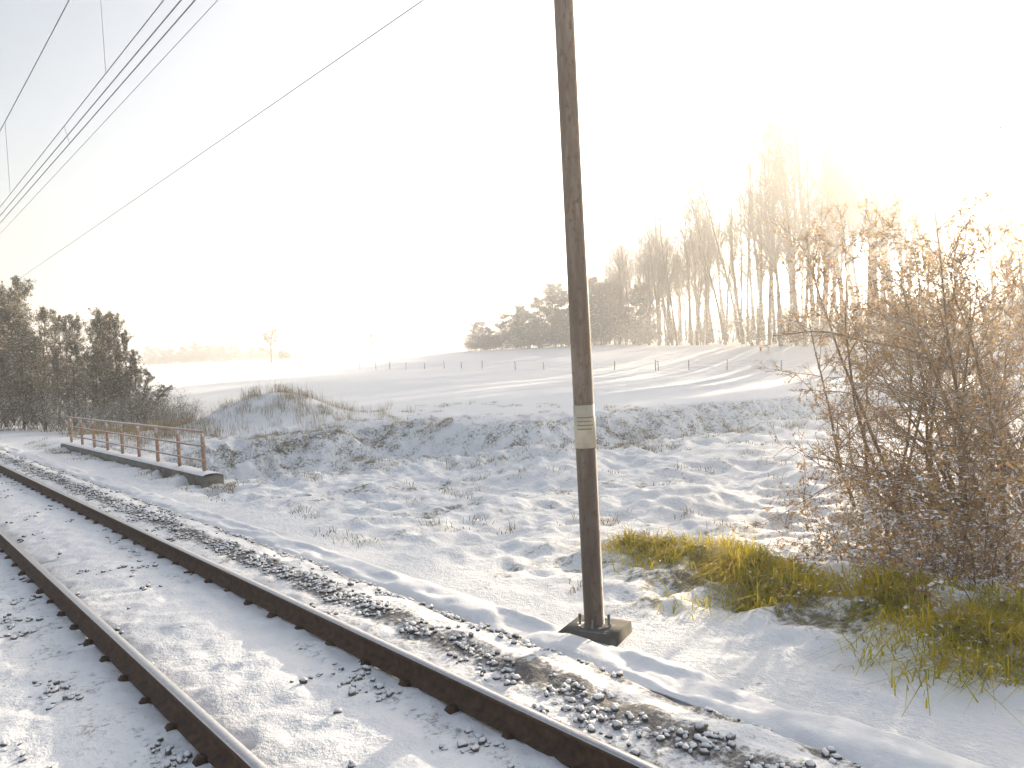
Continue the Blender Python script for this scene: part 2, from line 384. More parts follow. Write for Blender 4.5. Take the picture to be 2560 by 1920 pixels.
for k in range(-8, 62):
    o = obj('sleeper', slm, track); o.location = (0, k * .6 + .15, 0)
    for s in (-1, 1):
        for q in (-1, 1):
            c = obj('rail_clip', clm, o); c.location = (s * GAUGE / 2 + q * .105, 0, 0); c.rotation_euler = (0, 0, 0 if q > 0 else math.pi)

# ballast stones showing through the snow
rng = np.random.default_rng(4)
t = (1 + 5 ** .5) / 2
ICO = np.array([(-1,t,0),(1,t,0),(-1,-t,0),(1,-t,0),(0,-1,t),(0,1,t),(0,-1,-t),(0,1,-t),(t,0,-1),(t,0,1),(-t,0,-1),(-t,0,1)]) / math.sqrt(1 + t * t)
ICF = np.array([(0,11,5),(0,5,1),(0,1,7),(0,7,10),(0,10,11),(1,5,9),(5,11,4),(11,10,2),(10,7,6),(7,1,8),(3,9,4),(3,4,2),(3,2,6),(3,6,8),(3,8,9),(4,9,5),(2,4,11),(6,2,10),(8,6,7),(9,8,1)])
def rocks(P, S, rng):
    n = len(P); V = ICO[None] * (1 + rng.uniform(-.28, .28, (n, 12, 1))) * (S[:, None, None] * rng.uniform(.6, 1.25, (n, 1, 3)))
    q = rng.uniform(0, 2 * math.pi, n); cz, sz = np.cos(q)[:, None], np.sin(q)[:, None]
    V = np.stack((V[..., 0] * cz - V[..., 1] * sz, V[..., 0] * sz + V[..., 1] * cz, V[..., 2]), -1) + P[:, None]
    F = ICF[None] + 12 * np.arange(n)[:, None, None]
    return V.reshape(-1, 3), F.reshape(-1, 3)
N = 150000
px = rng.uniform(-.4, 4.7, N); py = -3 + 48 * rng.uniform(0, 1, N) ** 1.5
pb = bed_b(px, py) + .55 * (fbm(px / .35, py / .35, 77, 3) - .5)
keep = pb > rng.uniform(.08, .34, N)
for rx in RAILS: keep &= np.abs(px - rx) > .13
px, py = px[keep][:26000], py[keep][:26000]
pz = bed_z(px, py) + rng.uniform(-.018, .012, len(px))
V, F = rocks(np.stack((px, py, pz), 1), rng.uniform(.014, .036, len(px)), rng)
obj('ballast_stones', mesh('ballast_stones', V, F, mats=(M_STONE,)), kind='stuff', label='dark ballast stones poking through snow along the track shoulder', cat='ballast')

# ------------------------------------------------------------------ cable trough beside the track
tr = thing('cable_trough', 'low snow capped concrete cable trough running along the track shoulder', 'cable trough', (4.72, 0, -.50))
b = MB(); b.box((-.19, 20, -.025), (.06, 70, .26)); b.box((.19, 20, -.025), (.06, 70, .26)); obj('trough_wall', b.mesh('trough_wall', mats=(M_CONC,)), tr)
lv = []
for v in range(4):
    b = MB(); nx, ny = 13, 25
    X, Y = np.meshgrid(np.linspace(-.235, .235, nx), np.linspace(-.498, .498, ny), indexing='ij')
    top = .052 + .02 * (1 - (np.abs(X) / .25) ** 6) * (.1 + 1.5 * fbm(X / .12 + v * 9, Y / .2, 40 + v, 3))
    i = np.arange(nx - 1)[:, None] * ny; j = np.arange(ny - 1)[None]
    F = np.stack((i + j, i + ny + j, i + ny + j + 1, i + j + 1), -1).reshape(-1, 4)
    b.add(np.stack((X, Y, top), -1).reshape(-1, 3), F); b.box((0, 0, .02), (.468, .99, .06))
    lv.append(b.mesh('trough_lid', mats=(M_CONC_S,)))
X, Y = np.meshgrid(np.linspace(-.26, .26, 15), np.concatenate((np.arange(-10, 22, .06), np.arange(22, 54, .25))), indexing='ij'); nx, ny = X.shape
i = np.arange(nx - 1)[:, None] * ny; j = np.arange(ny - 1)[None]
Z = .155 + .07 * (1 - (np.abs(X) / .27) ** 4) * (.25 + 1.1 * fbm(X / .22, Y / .35, 44, 4)) - .05 * sst(.52, .7, fbm(X / .3, Y / .8, 45, 2))
obj('snow_cap', mesh('trough_snow', np.stack((X, Y, Z), -1).reshape(-1, 3), np.stack((i + j, i + ny + j, i + ny + j + 1, i + j + 1), -1).reshape(-1, 4), True, mats=(M_SNOW,)), tr)
rr = random.Random(3)
for k in range(-10, 50):
    o = obj('trough_lid', lv[rr.randrange(4)], tr); o.location = (rr.uniform(-.012, .012), k + .5, .085 + rr.uniform(-.004, .004))

# ------------------------------------------------------------------ mast
mb = on(1487, 1572, -.32); MX, MY = float(mb[0]), float(mb[1])
mast = thing('catenary_mast', 'tall dark brown round steel catenary mast with beige plate beside the track', 'mast', (MX, MY, -.42))
b = MB(); b.tube([(0, 0, .1), (0, 0, 2.8), (0, 0, 5.6), (0, 0, 8.6)], [.094, .094, .09, .082], 24); me = b.mesh('pole', True, (M_MAST,)); obj('pole', me, mast)
b = MB(); b.tube([(0, 0, .11), (0, 0, .15)], .16, 12); obj('base_plate', b.mesh('base_plate', mats=(M_STEEL,)), mast)
b = MB()
for k in range(4):
    an = k * math.pi / 2 + .6; b.tube([(.135 * math.cos(an), .135 * math.sin(an), .15), (.135 * math.cos(an), .135 * math.sin(an), .24)], .014, 6)
obj('anchor_bolt', b.mesh('anchor_bolt', mats=(M_STEEL,)), mast)
b = MB(); X, Y = .29, .29
b.add(np.array([(-X,-Y,-.6),(X,-Y,-.6),(X,Y,-.6),(-X,Y,-.6),(-X*.9,-Y*.9,.12),(X*.9,-Y*.9,.12),(X*.9,Y*.9,.12),(-X*.9,Y*.9,.12)]), CF)
f = obj('foundation', b.mesh('foundation', mats=(M_CONC_F,)), mast); f.rotation_euler.z = .35
# number plate: curved strip facing the track, with rows of worn lettering
pa = math.atan2(-MY, -MX) + .12
def arc(r, a0_, a1, z0, z1, th=.004, n=8):
    V = []
    for k in range(n + 1):
        a = a0_ + (a1 - a0_) * k / n
        for q in (r, r + th):
            for z in (z0, z1): V.append((q * math.cos(a), q * math.sin(a), z))
    F = []
    for k in range(n):
        i = k * 4; j = i + 4
        F += [(i+2, j+2, j+3, i+3), (i, i+1, j+1, j), (i+1, i+3, j+3, j+1), (i, j, j+2, i+2)]
    F += [(0, 2, 3, 1), (n*4, n*4+1, n*4+3, n*4+2)]
    return mesh('arc', np.array(V), np.array(F))
zt = float(at(1460, 1012, np.dot(np.array((MX, MY, 1.8)) - CAM, FWD))[2]) + .42; zb = float(at(1470, 1118, np.dot(np.array((MX, MY, 1.4)) - CAM, FWD))[2]) + .42
pl = obj('number_plate', arc(.0955, pa - 1.55, pa + 1.35, zb, zt, n=16), mast, M_PLATE, label='beige number plate with faint dark rows')
for k in range(4):
    z = zt - (zt - zb) * (.28 + .09 * k); obj('letter_row', arc(.1, pa - .9, pa + .75 - .2 * (k % 2), z - .006, z + .004, .001), pl, M_INK)
# brackets and registration arm carrying the overhead line
zc = 7.15 + .42
b = MB(); b.tube([(-.09, 0, zc - 1.1), (TRACK_X - MX, 0, zc)], .03, 8); b.tube([(-.08, 0, zc + .35), (TRACK_X - MX + .3, 0, zc - .03)], .018, 6)
b.tube([(-.09, 0, 5.75 + .42), (TRACK_X - MX - .5, 0, 5.62 + .42)], .022, 6); b.tube([(TRACK_X - MX - .5, 0, 6.04), (TRACK_X - MX, 0, 5.47 + .42)], .014, 6)
obj('cantilever', b.mesh('cantilever', mats=(M_STEEL,)), mast)
b = MB(); b.tube([(.06, 0, 6.53 + .42), (.30, 0, 6.5 + .42)], .02, 6); obj('wire_bracket', b.mesh('wire_bracket', mats=(M_STEEL,)), mast)

# ------------------------------------------------------------------ overhead wires
def wire(name, x0, h, sag, rad, span=63.0, y0=None, parent=None, **kw):
    y0 = MY if y0 is None else y0
    ys_ = np.linspace(-60, 300, 181); ph = ((ys_ - y0) / span) % 1.0
    z = h - sag * 4 * ph * (1 - ph); b = MB(); b.tube(np.stack((np.full_like(ys_, x0), ys_, z), 1), rad, 5, cap=False)
    return obj(name, b.mesh(name, mats=(M_WIRE,)), parent, **kw)
def wz(h, sag, y, span=63.0):
    ph = ((y - MY) / span) % 1.0; return h - sag * 4 * ph * (1 - ph)
ol = thing('overhead_line', 'overhead contact line of messenger, auxiliary and twin contact wires with droppers', 'overhead line')
wire('messenger_wire', TRACK_X, 7.15, .42, .0075, parent=ol); wire('auxiliary_wire', TRACK_X, 5.66, .06, .0055, parent=ol)
for dx in (-.045, .05): wire('contact_wire', TRACK_X + dx, 5.42, .02, .0065, parent=ol)
for k in range(0, 14):
    y = MY + 4.5 + k * 6.75
    b = MB(); b.tube([(TRACK_X, y, wz(7.15, .42, y)), (TRACK_X, y, wz(5.66, .06, y))], .0035, 4); obj('dropper', b.mesh('dropper', mats=(M_WIRE,)), ol)
    y += 2.2
    b = MB(); b.tube([(TRACK_X, y, wz(5.66, .06, y)), (TRACK_X + .05, y, 5.41)], .0035, 4); obj('dropper', b.mesh('dropper', mats=(M_WIRE,)), ol)
tag(wire('feeder_wire', 3.55, 6.62, .03, .0045), 'thin single wire just right of the contact line bundle', 'wire')
tag(wire('earth_wire', MX + .28, 6.50, .05, .006), 'lone earth wire crossing the sky above the mast line', 'wire')

# ------------------------------------------------------------------ bridge parapet and railing
A = on(497, 1188, -.22); Bp = on(188, 1108, -.22)
bxp = float((A[0] + Bp[0]) / 2); y0, y1 = float(A[1]), float(Bp[1])
par = thing('bridge_parapet', 'low concrete bridge edge beam with snow on top under the railing', 'parapet', (bxp, (y0 + y1) / 2, -.22))
L = y1 - y0 + 1.0
b = MB(); nx, ny = 7, 90
b.box((0, 0, -.16), (.50, L, .32)); b.box((.12, 0, -1.7), (.25, L - .4, 2.77)); obj('edge_beam', b.mesh('edge_beam', mats=(M_CONC,)), par)
X, Y = np.meshgrid(np.linspace(-.245, .245, nx), np.linspace(-L / 2 + .01, L / 2 - .01, ny), indexing='ij')
Z = .012 + .05 * (1 - (np.abs(X) / .26) ** 4) * (.5 + .9 * fbm(X / .25, Y / .4, 50, 3)); i = np.arange(nx - 1)[:, None] * ny; j = np.arange(ny - 1)[None]
obj('snow_cap', mesh('snow_cap', np.stack((X, Y, Z), -1).reshape(-1, 3), np.stack((i + j, i + ny + j, i + ny + j + 1, i + j + 1), -1).reshape(-1, 4), True, mats=(M_SNOW,)), par)
rl = thing('bridge_railing', 'rusty three bar steel railing standing on the bridge edge beam', 'railing', (bxp + .02, (y0 + y1) / 2, -.22))
half = (y1 - y0) / 2 - .15
b = MB(); b.box((0, 0, .54), (.075, .075, 1.09)); b.box((0, 0, .03), (.16, .16, .05)); pm = b.mesh('post', mats=(M_RAILING,))
for k in range(9):
    o = obj('post', pm, rl); o.location = (0, -half + 2 * half * k / 8, 0)
for z, q in ((1.06, .034), (.70, .028), (.34, .028)):
    b = MB(); b.tube([(-.055, -half - .18, z), (-.055, half + .18, z)], q, 8); obj('rail_bar', b.mesh('rail_bar', mats=(M_RAILING,)), rl)

# ------------------------------------------------------------------ plants: generators
def grow(rng, H, r, P, bend=.03, lean=(0, 0)):
    """P: per level dict nseg, n, ang, ratio, tmin, up, wob. returns {level: [(pts, radii)]}"""
    out = {}
    def br(p, d, Ln, rad, lv):
        q = P[lv]; m = q['nseg']; pts = [p]; dirs = [d]; cur = p.copy(); dd = d.copy()
        for k in range(m):
            dd = dd + rng.normal(0, q['wob'], 3) + np.array((0, 0, q['up'])); dd /= np.linalg.norm(dd)
            cur = cur + dd * Ln / m; pts.append(cur); dirs.append(dd)
        tt = np.linspace(0, 1, m + 1); rd = rad * (1 - tt * q.get('taper', .8)); pts = np.array(pts)
        out.setdefault(lv, []).append((pts, rd))
        if lv + 1 < len(P):
            c = P[lv + 1]
            for _ in range(c['n']):
                t_ = c['tmin'] + (1 - c['tmin']) * rng.random() ** c.get('pw', .9); k = min(int(t_ * m), m - 1); f_ = t_ * m - k
                pp = pts[k] * (1 - f_) + pts[k + 1] * f_; d0 = dirs[k + 1]
                v = rng.normal(0, 1, 3); v -= v.dot(d0) * d0; v /= np.linalg.norm(v)
                an = R(c['ang']) * rng.uniform(.7, 1.3); dn = d0 * math.cos(an) + v * math.sin(an)
                rat = c['ratio'] * rng.uniform(.6, 1.2) * (1 - c.get('conic', .45) * (t_ - c['tmin']) / (1 - c['tmin'] + 1e-6))
                br(pp, dn, Ln * rat, max(rad * (1 - t_ * .8) * c.get('rr', .5), c.get('rmin', .006)), lv + 1)
    br(np.array((0., 0., -.3)), np.array((lean[0], lean[1], 1.0)) / math.hypot(1, math.hypot(*lean)), H + .3, r, 0)
    return out
def tubes(levels, out, sides):
    b = MB()
    for lv in levels:
        for p, r in out.get(lv, []): b.add(*tube(p, r, sides[lv]))
    return np.concatenate(b.V), np.concatenate(b.F)
def leaf_quads(rng, P, size, flat=0.0):
    n = len(P); a = rng.normal(0, 1, (n, 3)); a[:, 2] *= (1 - flat); a /= np.linalg.norm(a, axis=1)[:, None]
    c = rng.normal(0, 1, (n, 3)); c[:, 2] *= (1 - flat); c -= (c * a).sum(1)[:, None] * a; c /= np.linalg.norm(c, axis=1)[:, None]
    s = size * rng.uniform(.55, 1.3, (n, 1)); w_ = s * rng.uniform(.35, .65, (n, 1))
    V = np.stack((P - a * s * .5, P + c * w_ * .5, P + a * s * .5, P - c * w_ * .5), 1).reshape(-1, 3)
    return V, np.arange(4 * n).reshape(-1, 4)
def along(rng, out, levels, per, jit):
    pts = []
    for lv in levels:
        for p, r in out.get(lv, []):
            k = rng.poisson(per)
            if k:
                t_ = rng.random(k) * (len(p) - 1); i = np.minimum(t_.astype(int), len(p) - 2); f_ = (t_ - i)[:, None]
                pts.append(p[i] * (1 - f_) + p[i + 1] * f_)
    P = np.concatenate(pts); return P + rng.normal(0, jit, P.shape)
PLANTS = {}
def plant(kind, v):
    """list of (part name, mesh) for variant v of a kind; each built once and shared"""
    if (kind, v) in PLANTS: return PLANTS[(kind, v)]
    rg = np.random.default_rng(1000 + v * 17 + sum(map(ord, kind))); res = []
    def tk(levels, out, sides, nm, m, smooth=True): V, F = tubes(levels, out, sides); res.append((nm, mesh(kind + '_' + nm, V, F, smooth, mats=(m,))))
    if kind == 'wood':                     # tall bare forest tree, 25 m
        P = [dict(nseg=10, up=.02, wob=.035, taper=.86), dict(n=42, nseg=6, ang=34, ratio=.30, tmin=.30, up=.09, wob=.10, rr=.42, rmin=.02),
             dict(n=8, nseg=4, ang=40, ratio=.50, tmin=.2, up=.05, wob=.16, rr=.5, rmin=.016), dict(n=6, nseg=2, ang=40, ratio=.50, tmin=.2, up=.05, wob=.16, rr=.5, rmin=.012)]
        o = grow(rg, 25.0, float(rg.uniform(.18, .36)), P, lean=(rg.normal(0, .055), rg.normal(0, .055)))
        tk([0], o, {0: 8}, 'trunk', M_BARK); tk([1, 2, 3], o, {1: 4, 2: 3, 3: 3}, 'crown', M_BARK)
    elif kind == 'thicket':                # snow dusted bushy tree with upright tips, 8 m
        P = [dict(nseg=8, up=.02, wob=.05, taper=.9), dict(n=60, nseg=5, ang=50, ratio=.36, tmin=.03, up=.16, wob=.10, rr=.4, rmin=.012, conic=.7, pw=1.0),
             dict(n=8, nseg=3, ang=40, ratio=.42, tmin=.15, up=.12, wob=.15, rr=.5, rmin=.007), dict(n=4, nseg=2, ang=40, ratio=.5, tmin=.2, up=.1, wob=.2, rr=.5, rmin=.005)]
        o = grow(rg, 8.0, .10, P)
        tk([0], o, {0: 7}, 'trunk', M_TWIG); tk([1, 2, 3], o, {1: 4, 2: 3, 3: 3}, 'branches', M_TWIG)
        V, F = leaf_quads(rg, along(rg, o, [2, 3], 4.2, .06), .10); res.append(('foliage', mesh('thicket_leaf', V, F, mats=(M_LEAF_T,))))
        V, F = leaf_quads(rg, along(rg, o, [1, 2, 3], 1.25, .035) + np.array((0, 0, .03)), .10, .75); res.append(('snow_load', mesh('thicket_snow', V, F, mats=(M_SNOW,))))
    elif kind == 'evergreen':              # dense dark tree, 14 m
        P = [dict(nseg=8, up=.02, wob=.03, taper=.9), dict(n=60, nseg=4, ang=66, ratio=.33, tmin=.04, up=.06, wob=.09, rr=.4, rmin=.02, conic=.72, pw=1.0),
             dict(n=8, nseg=3, ang=46, ratio=.42, tmin=.15, up=.02, wob=.15, rr=.5, rmin=.012)]
        o = grow(rg, 14.0, .2, P)
        tk([0], o, {0: 7}, 'trunk', M_BARK); tk([1, 2], o, {1: 3, 2: 3}, 'branches', M_BARK)
        V, F = leaf_quads(rg, along(rg, o, [1, 2], 26.0, .24), .30); res.append(('foliage', mesh('evergreen_leaf', V, F, mats=(M_LEAF_E,))))
        V, F = leaf_quads(rg, along(rg, o, [1, 2], 2.4, .15) + np.array((0, 0, .1)), .34, .8); res.append(('snow_load', mesh('evergreen_snow', V, F, mats=(M_SNOW,))))
    elif kind == 'shrub':                  # bare brown understorey shrub, 3 m, many stems
        outs = {}
        P = [dict(nseg=5, up=.03, wob=.10, taper=.85), dict(n=8, nseg=3, ang=38, ratio=.42, tmin=.15, up=.05, wob=.15, rr=.5, rmin=.008), dict(n=5, nseg=2, ang=42, ratio=.5, tmin=.1, up=.02, wob=.2, rr=.5, rmin=.005)]
        for k in range(14):
            a = rg.uniform(0, 6.28); l_ = rg.uniform(.1, .75); o = grow(rg, rg.uniform(1.8, 3.1), .022, P, lean=(l_ * math.cos(a), l_ * math.sin(a)))
            for lv in o: outs.setdefault(lv, []).extend([(p + np.array((rg.normal(0, .25), rg.normal(0, .25), 0)), r) for p, r in o[lv]])
        tk([0], outs, {0: 5}, 'stems', M_TWIG); tk([1, 2], outs, {1: 3, 2: 3}, 'twigs', M_TWIG)
        V, F = leaf_quads(rg, along(rg, outs, [1, 2], 2.2, .04), .07); res.append(('foliage', mesh('shrub_leaf', V, F, mats=(M_LEAF_T,))))
        V, F = leaf_quads(rg, along(rg, outs, [0, 1, 2], 1.4, .03) + np.array((0, 0, .02)), .085, .75); res.append(('snow_load', mesh('shrub_snow', V, F, mats=(M_SNOW,))))
    elif kind == 'sapling':                # trackside sapling with dead brown leaves, 5 m
        outs = {}
        P = [dict(nseg=8, up=.03, wob=.08, taper=.88), dict(n=20, nseg=6, ang=58, ratio=.40, tmin=.08, up=.02, wob=.13, rr=.5, rmin=.007, conic=.5),
             dict(n=11, nseg=4, ang=44, ratio=.42, tmin=.1, up=.01, wob=.18, rr=.5, rmin=.0055), dict(n=4, nseg=2, ang=45, ratio=.45, tmin=.1, up=.0, wob=.2, rr=.6, rmin=.0038)]
        for k in range(4):
            a = rg.uniform(0, 6.28); l_ = rg.uniform(.05, .35); o = grow(rg, rg.uniform(3.2, 5.0), .035, P, lean=(l_ * math.cos(a), l_ * math.sin(a)))
            dx, dy = rg.normal(0, .18, 2)
            for lv in o: outs.setdefault(lv, []).extend([(p + np.array((dx, dy, 0)), r) for p, r in o[lv]])
        tk([0], outs, {0: 7}, 'stems', M_BARKB); tk([1, 2, 3], outs, {1: 4, 2: 3, 3: 3}, 'twigs', M_BARKB)
        V, F = leaf_quads(rg, along(rg, outs, [2, 3], 1.4, .012), .044); res.append(('foliage', mesh('sapling_leaf', V, F, mats=(M_LEAF_B,))))
        V, F = leaf_quads(rg, along(rg, outs, [1, 2], .9, .015) + np.array((0, 0, .012)), .045, .8); res.append(('snow_load', mesh('sapling_snow', V, F, mats=(M_SNOW,))))
    elif kind == 'bramble':                # low arching bramble with dead leaves, 1.2 m
        outs = {}
        P = [dict(nseg=8, up=-.14, wob=.14, taper=.7), dict(n=8, nseg=4, ang=55, ratio=.4, tmin=.1, up=-.03, wob=.2, rr=.6, rmin=.003), dict(n=4, nseg=2, ang=50, ratio=.4, tmin=.1, up=0, wob=.2, rr=.6, rmin=.002)]
        for k in range(16):
            a = rg.uniform(0, 6.28); l_ = rg.uniform(.2, 1.1); o = grow(rg, rg.uniform(1.2, 2.2), .008, P, lean=(l_ * math.cos(a), l_ * math.sin(a)))
            dx, dy = rg.normal(0, .3, 2)
            for lv in o: outs.setdefault(lv, []).extend([(p + np.array((dx, dy, .1)), r) for p, r in o[lv]])
        tk([0], outs, {0: 4}, 'stems', M_BARKB); tk([1, 2], outs, {1: 3, 2: 3}, 'twigs', M_BARKB)
        V, F = leaf_quads(rg, along(rg, outs, [0, 1, 2], 2.4, .03), .06); res.append(('foliage', mesh('bramble_leaf', V, F, mats=(M_LEAF_B,))))
        V, F = leaf_quads(rg, along(rg, outs, [0, 1, 2], 1.2, .02) + np.array((0, 0, .015)), .06, .8); res.append(('snow_load', mesh('bramble_snow', V, F, mats=(M_SNOW,))))
    elif kind == 'oak':                    # wide lone bare tree, 15 m
        P = [dict(nseg=8, up=.02, wob=.06, taper=.8), dict(n=30, nseg=6, ang=48, ratio=.48, tmin=.26, up=.06, wob=.12, rr=.5, rmin=.13),
             dict(n=8, nseg=4, ang=42, ratio=.45, tmin=.2, up=.03, wob=.16, rr=.5, rmin=.09), dict(n=6, nseg=2, ang=42, ratio=.5, tmin=.15, up=.02, wob=.2, rr=.5, rmin=.07)]
        o = grow(rg, 15.0, .42, P)
        tk([0], o, {0: 8}, 'trunk', M_BARK); tk([1, 2, 3], o, {1: 4, 2: 3, 3: 3}, 'crown', M_BARK)
    PLANTS[(kind, v)] = res; return res
def put(kind, v, name, x, y, scale, rz, label, cat, group=None, z=None, sz=None):
    z = float(height(np.array([x]), np.array([y]), False)[0]) - .05 if z is None else z
    t_ = thing(name, label, cat, (x, y, z), rz, group); t_.scale = (scale, scale, scale * (sz or 1.0))
    for nm, me in plant(kind, v): obj(nm, me, t_, kind=None if nm == 'trunk' else 'stuff')
    return t_

rr = random.Random(11)
# ------------------------------------------------------------------ the wood on the right
def edge_depth(px): return np.interp(px, [1165, 1440, 1560, 1700, 1900, 2050, 2300, 2560, 2900], [238, 215, 182, 150, 112, 98, 88, 82, 80])
k = 0
for row in range(4):
    px = 1470 + row * 13
    while px < 2760:
        d = float(edge_depth(px)) * (1 + .085 * row) + rr.uniform(-2.5, 2.5)
        p = at(px, 860, d); sc_ = rr.choice((.74, .86, .95, 1.0, 1.04, 1.08)) * float(np.interp(px, [1500, 1620, 1880, 2050, 2230, 2330, 2600], [.86, 1.05, 1.15, 1.26, 1.24, .80, .80]))
        gap = 2400 < px < 2500 and rr.random() < .6
        if not gap:
            put('wood', rr.randrange(7), 'bare_tree', float(p[0]), float(p[1]), sc_, rr.uniform(0, 6.28), 'tall bare tree in the front row of the wood' if row == 0 else 'tall bare tree standing deeper in the wood behind its front row', 'tree', 'front row trees of the wood' if row == 0 else 'bare trees deeper in the wood', sz=rr.uniform(.92, 1.1)); k += 1
        px += FPX / d * rr.choice((1.0, 1.7, 2.2, 2.8, 3.6))
# undergrowth at its foot
px = 1170
while px < 2650:
    d = float(edge_depth(px)) - rr.uniform(0, 4) + rr.choice((0, 6, 12)) + 1; p = at(px, 860, d)
    put('shrub', rr.randrange(4), 'undergrowth_shrub', float(p[0]), float(p[1]), rr.uniform(1.6, 2.7), rr.uniform(0, 6.28), 'brown leafless shrub in the undergrowth at the foot of the wood', 'shrub', 'undergrowth of the wood')
    px += FPX / d * rr.uniform(.9, 2.0)
# evergreen clump on the wood's left flank
for px, top, d in ((1185, 820, 240), (1215, 815, 236), (1250, 800, 232), (1285, 790, 230), (1320, 782, 226), (1350, 770, 222), (1385, 750, 219), (1415, 735, 215), (1450, 728, 212), (1480, 742, 205), (1510, 730, 200), (1545, 738, 194), (1580, 740, 186), (1615, 760, 176), (1300, 800, 220), (1400, 790, 208), (1500, 790, 192), (1440, 780, 202), (1225, 830, 228), (1345, 810, 215)):
    p = at(px, top, d); gz = float(height(p[:1], p[1:2], False)[0])
    s_ = (p[2] - gz) / 14.0 * 1.18 * 1.5
    put('evergreen', rr.randrange(4), 'evergreen_tree', float(p[0]), float(p[1]), s_, rr.uniform(0, 6.28), 'dense snow dusted evergreen in the hazy clump left of the wood', 'tree', 'evergreens left of the wood', sz=1 / 1.5)
# ------------------------------------------------------------------ far trees
p = at(678, 905, 240); put('oak', 1, 'lone_tree', float(p[0]), float(p[1]), .70, 2.0, 'lone spreading bare tree standing on the far snowy field', 'tree')
p = at(935, 893, 240); put('oak', 2, 'small_lone_tree', float(p[0]), float(p[1]), .40, 1.0, 'small rounded bare tree alone on the field skyline', 'tree', sz=1.1)
for px, s_ in ((705, 1.5), (722, 1.2), (738, 1.4), (755, 1.0), (790, 1.2), (815, 1.0), (860, .9)):
    p = at(px, 900, 250 + rr.uniform(-8, 8)); put('shrub', rr.randrange(4), 'far_bush', float(p[0]), float(p[1]), s_ * 1.3, rr.uniform(0, 6), 'dark bush in the low hedge right of the lone spreading tree', 'bush', 'bushes of the far hedge')
px = 372
while px < 720:
    d = rr.uniform(350, 410); p = at(px, 900, d); s_ = np.interp(px, [372, 430, 470, 540, 600, 720], [.85, .72, .9, 1.05, .8, .35]) * rr.uniform(.75, 1.1)
    put('evergreen', rr.randrange(4), 'far_tree', float(p[0]), float(p[1]), float(s_) * 1.2, rr.uniform(0, 6), 'pale hazy tree in the distant wood on the left skyline', 'tree', 'distant wood on the left', sz=.62); px += rr.uniform(7, 15)
# ------------------------------------------------------------------ thicket beside the line on the left
TH = [(-40, 640, 60), (12, 705, 62), (35, 722, 66), (60, 745, 58), (88, 775, 60), (120, 790, 64), (150, 800, 57), (178, 795, 60), (212, 782, 56), (240, 800, 58), (262, 795, 53), (288, 792, 50), (308, 830, 51), (330, 880, 49), (-10, 700, 50), (40, 800, 48), (100, 850, 47), (170, 860, 46), (230, 870, 45), (295, 880, 45), (350, 930, 46), (20, 850, 54), (75, 860, 55), (135, 880, 54), (200, 880, 53), (255, 890, 52), (320, 920, 50), (0, 780, 56), (380, 965, 46), (-20, 880, 45)]
for n_, (px, top, d) in enumerate(TH):
    p = at(px, top, d); gz = float(height(p[:1], p[1:2], False)[0]); s_ = float(p[2] - gz) / 8.2
    wide = max(s_, .62)
    put('thicket', n_ % 5, 'thicket_tree', float(p[0]), float(p[1]), wide * .95, rr.uniform(0, 6.28), 'bushy snow dusted tree in the dark thicket beyond the bridge railing', 'tree', 'thicket beyond the bridge', sz=s_ / wide / .95)
for px, py, d, s_ in ((365, 1010, 44, .55), (395, 1020, 42, .45), (430, 1030, 40, .35), (330, 1030, 42, .6), (280, 1040, 40, .5), (230, 1045, 40, .5), (170, 1050, 42, .55), (120, 1050, 44, .6), (60, 1050, 46, .6), (10, 1045, 46, .7), (350, 990, 47, .6), (410, 1000, 44, .4), (90, 1040, 48, .7), (150, 1040, 46, .65), (205, 1040, 44, .6), (255, 1040, 43, .55), (305, 1035, 42, .55), (455, 1020, 41, .5), (480, 1035, 40, .4), (425, 1005, 44, .6), (385, 985, 46, .75)):
    p = at(px, py, d); put('shrub', rr.randrange(4), 'low_shrub', float(p[0]), float(p[1]), s_ * 1.1, rr.uniform(0, 6), 'low snowy shrub at the foot of the dark thicket', 'shrub', 'low shrubs under the thicket')
# ------------------------------------------------------------------ trackside bushes on the right
SP = [(2330, 1330, 11.2, .95, 'tall trackside sapling with dead brown leaves behind the green grass'), (2190, 1400, 12.5, .8, 'leftmost trackside sapling, reaching its twigs towards the mast'),
      (2545, 1420, 9.2, .82, 'rightmost trackside sapling cut by the edge of the picture'), (2480, 1250, 14.0, 1.05, 'trackside sapling standing farthest back in the brown bushes'),
      (2420, 1400, 10.0, .9, 'bushy trackside sapling in front of the tall one'), (2580, 1300, 12.0, .95, 'tall trackside sapling behind the one cut by the picture edge')]
for n_, (px, py, d, s_, lb) in enumerate(SP):
    p = at(px, py, d); put('sapling', n_, 'sapling', float(p[0]), float(p[1]), s_ * 1.12, rr.uniform(0, 6.28), lb, 'sapling', 'trackside saplings')
for n_, (px, py, d, s_) in enumerate(((2180, 1420, 9.6, .75), (2260, 1450, 9.0, .8), (2380, 1480, 8.4, .85), (2500, 1500, 7.9, .9), (2580, 1560, 7.2, .9), (2330, 1350, 10.2, .9), (2450, 1380, 9.6, 1.0))):
    p = at(px, py, d); put('bramble', n_ % 3, 'bramble_bush', float(p[0]), float(p[1]), s_, rr.uniform(0, 6.28), 'low tangled brown bramble among the trackside saplings', 'bramble', 'brambles under the saplings')

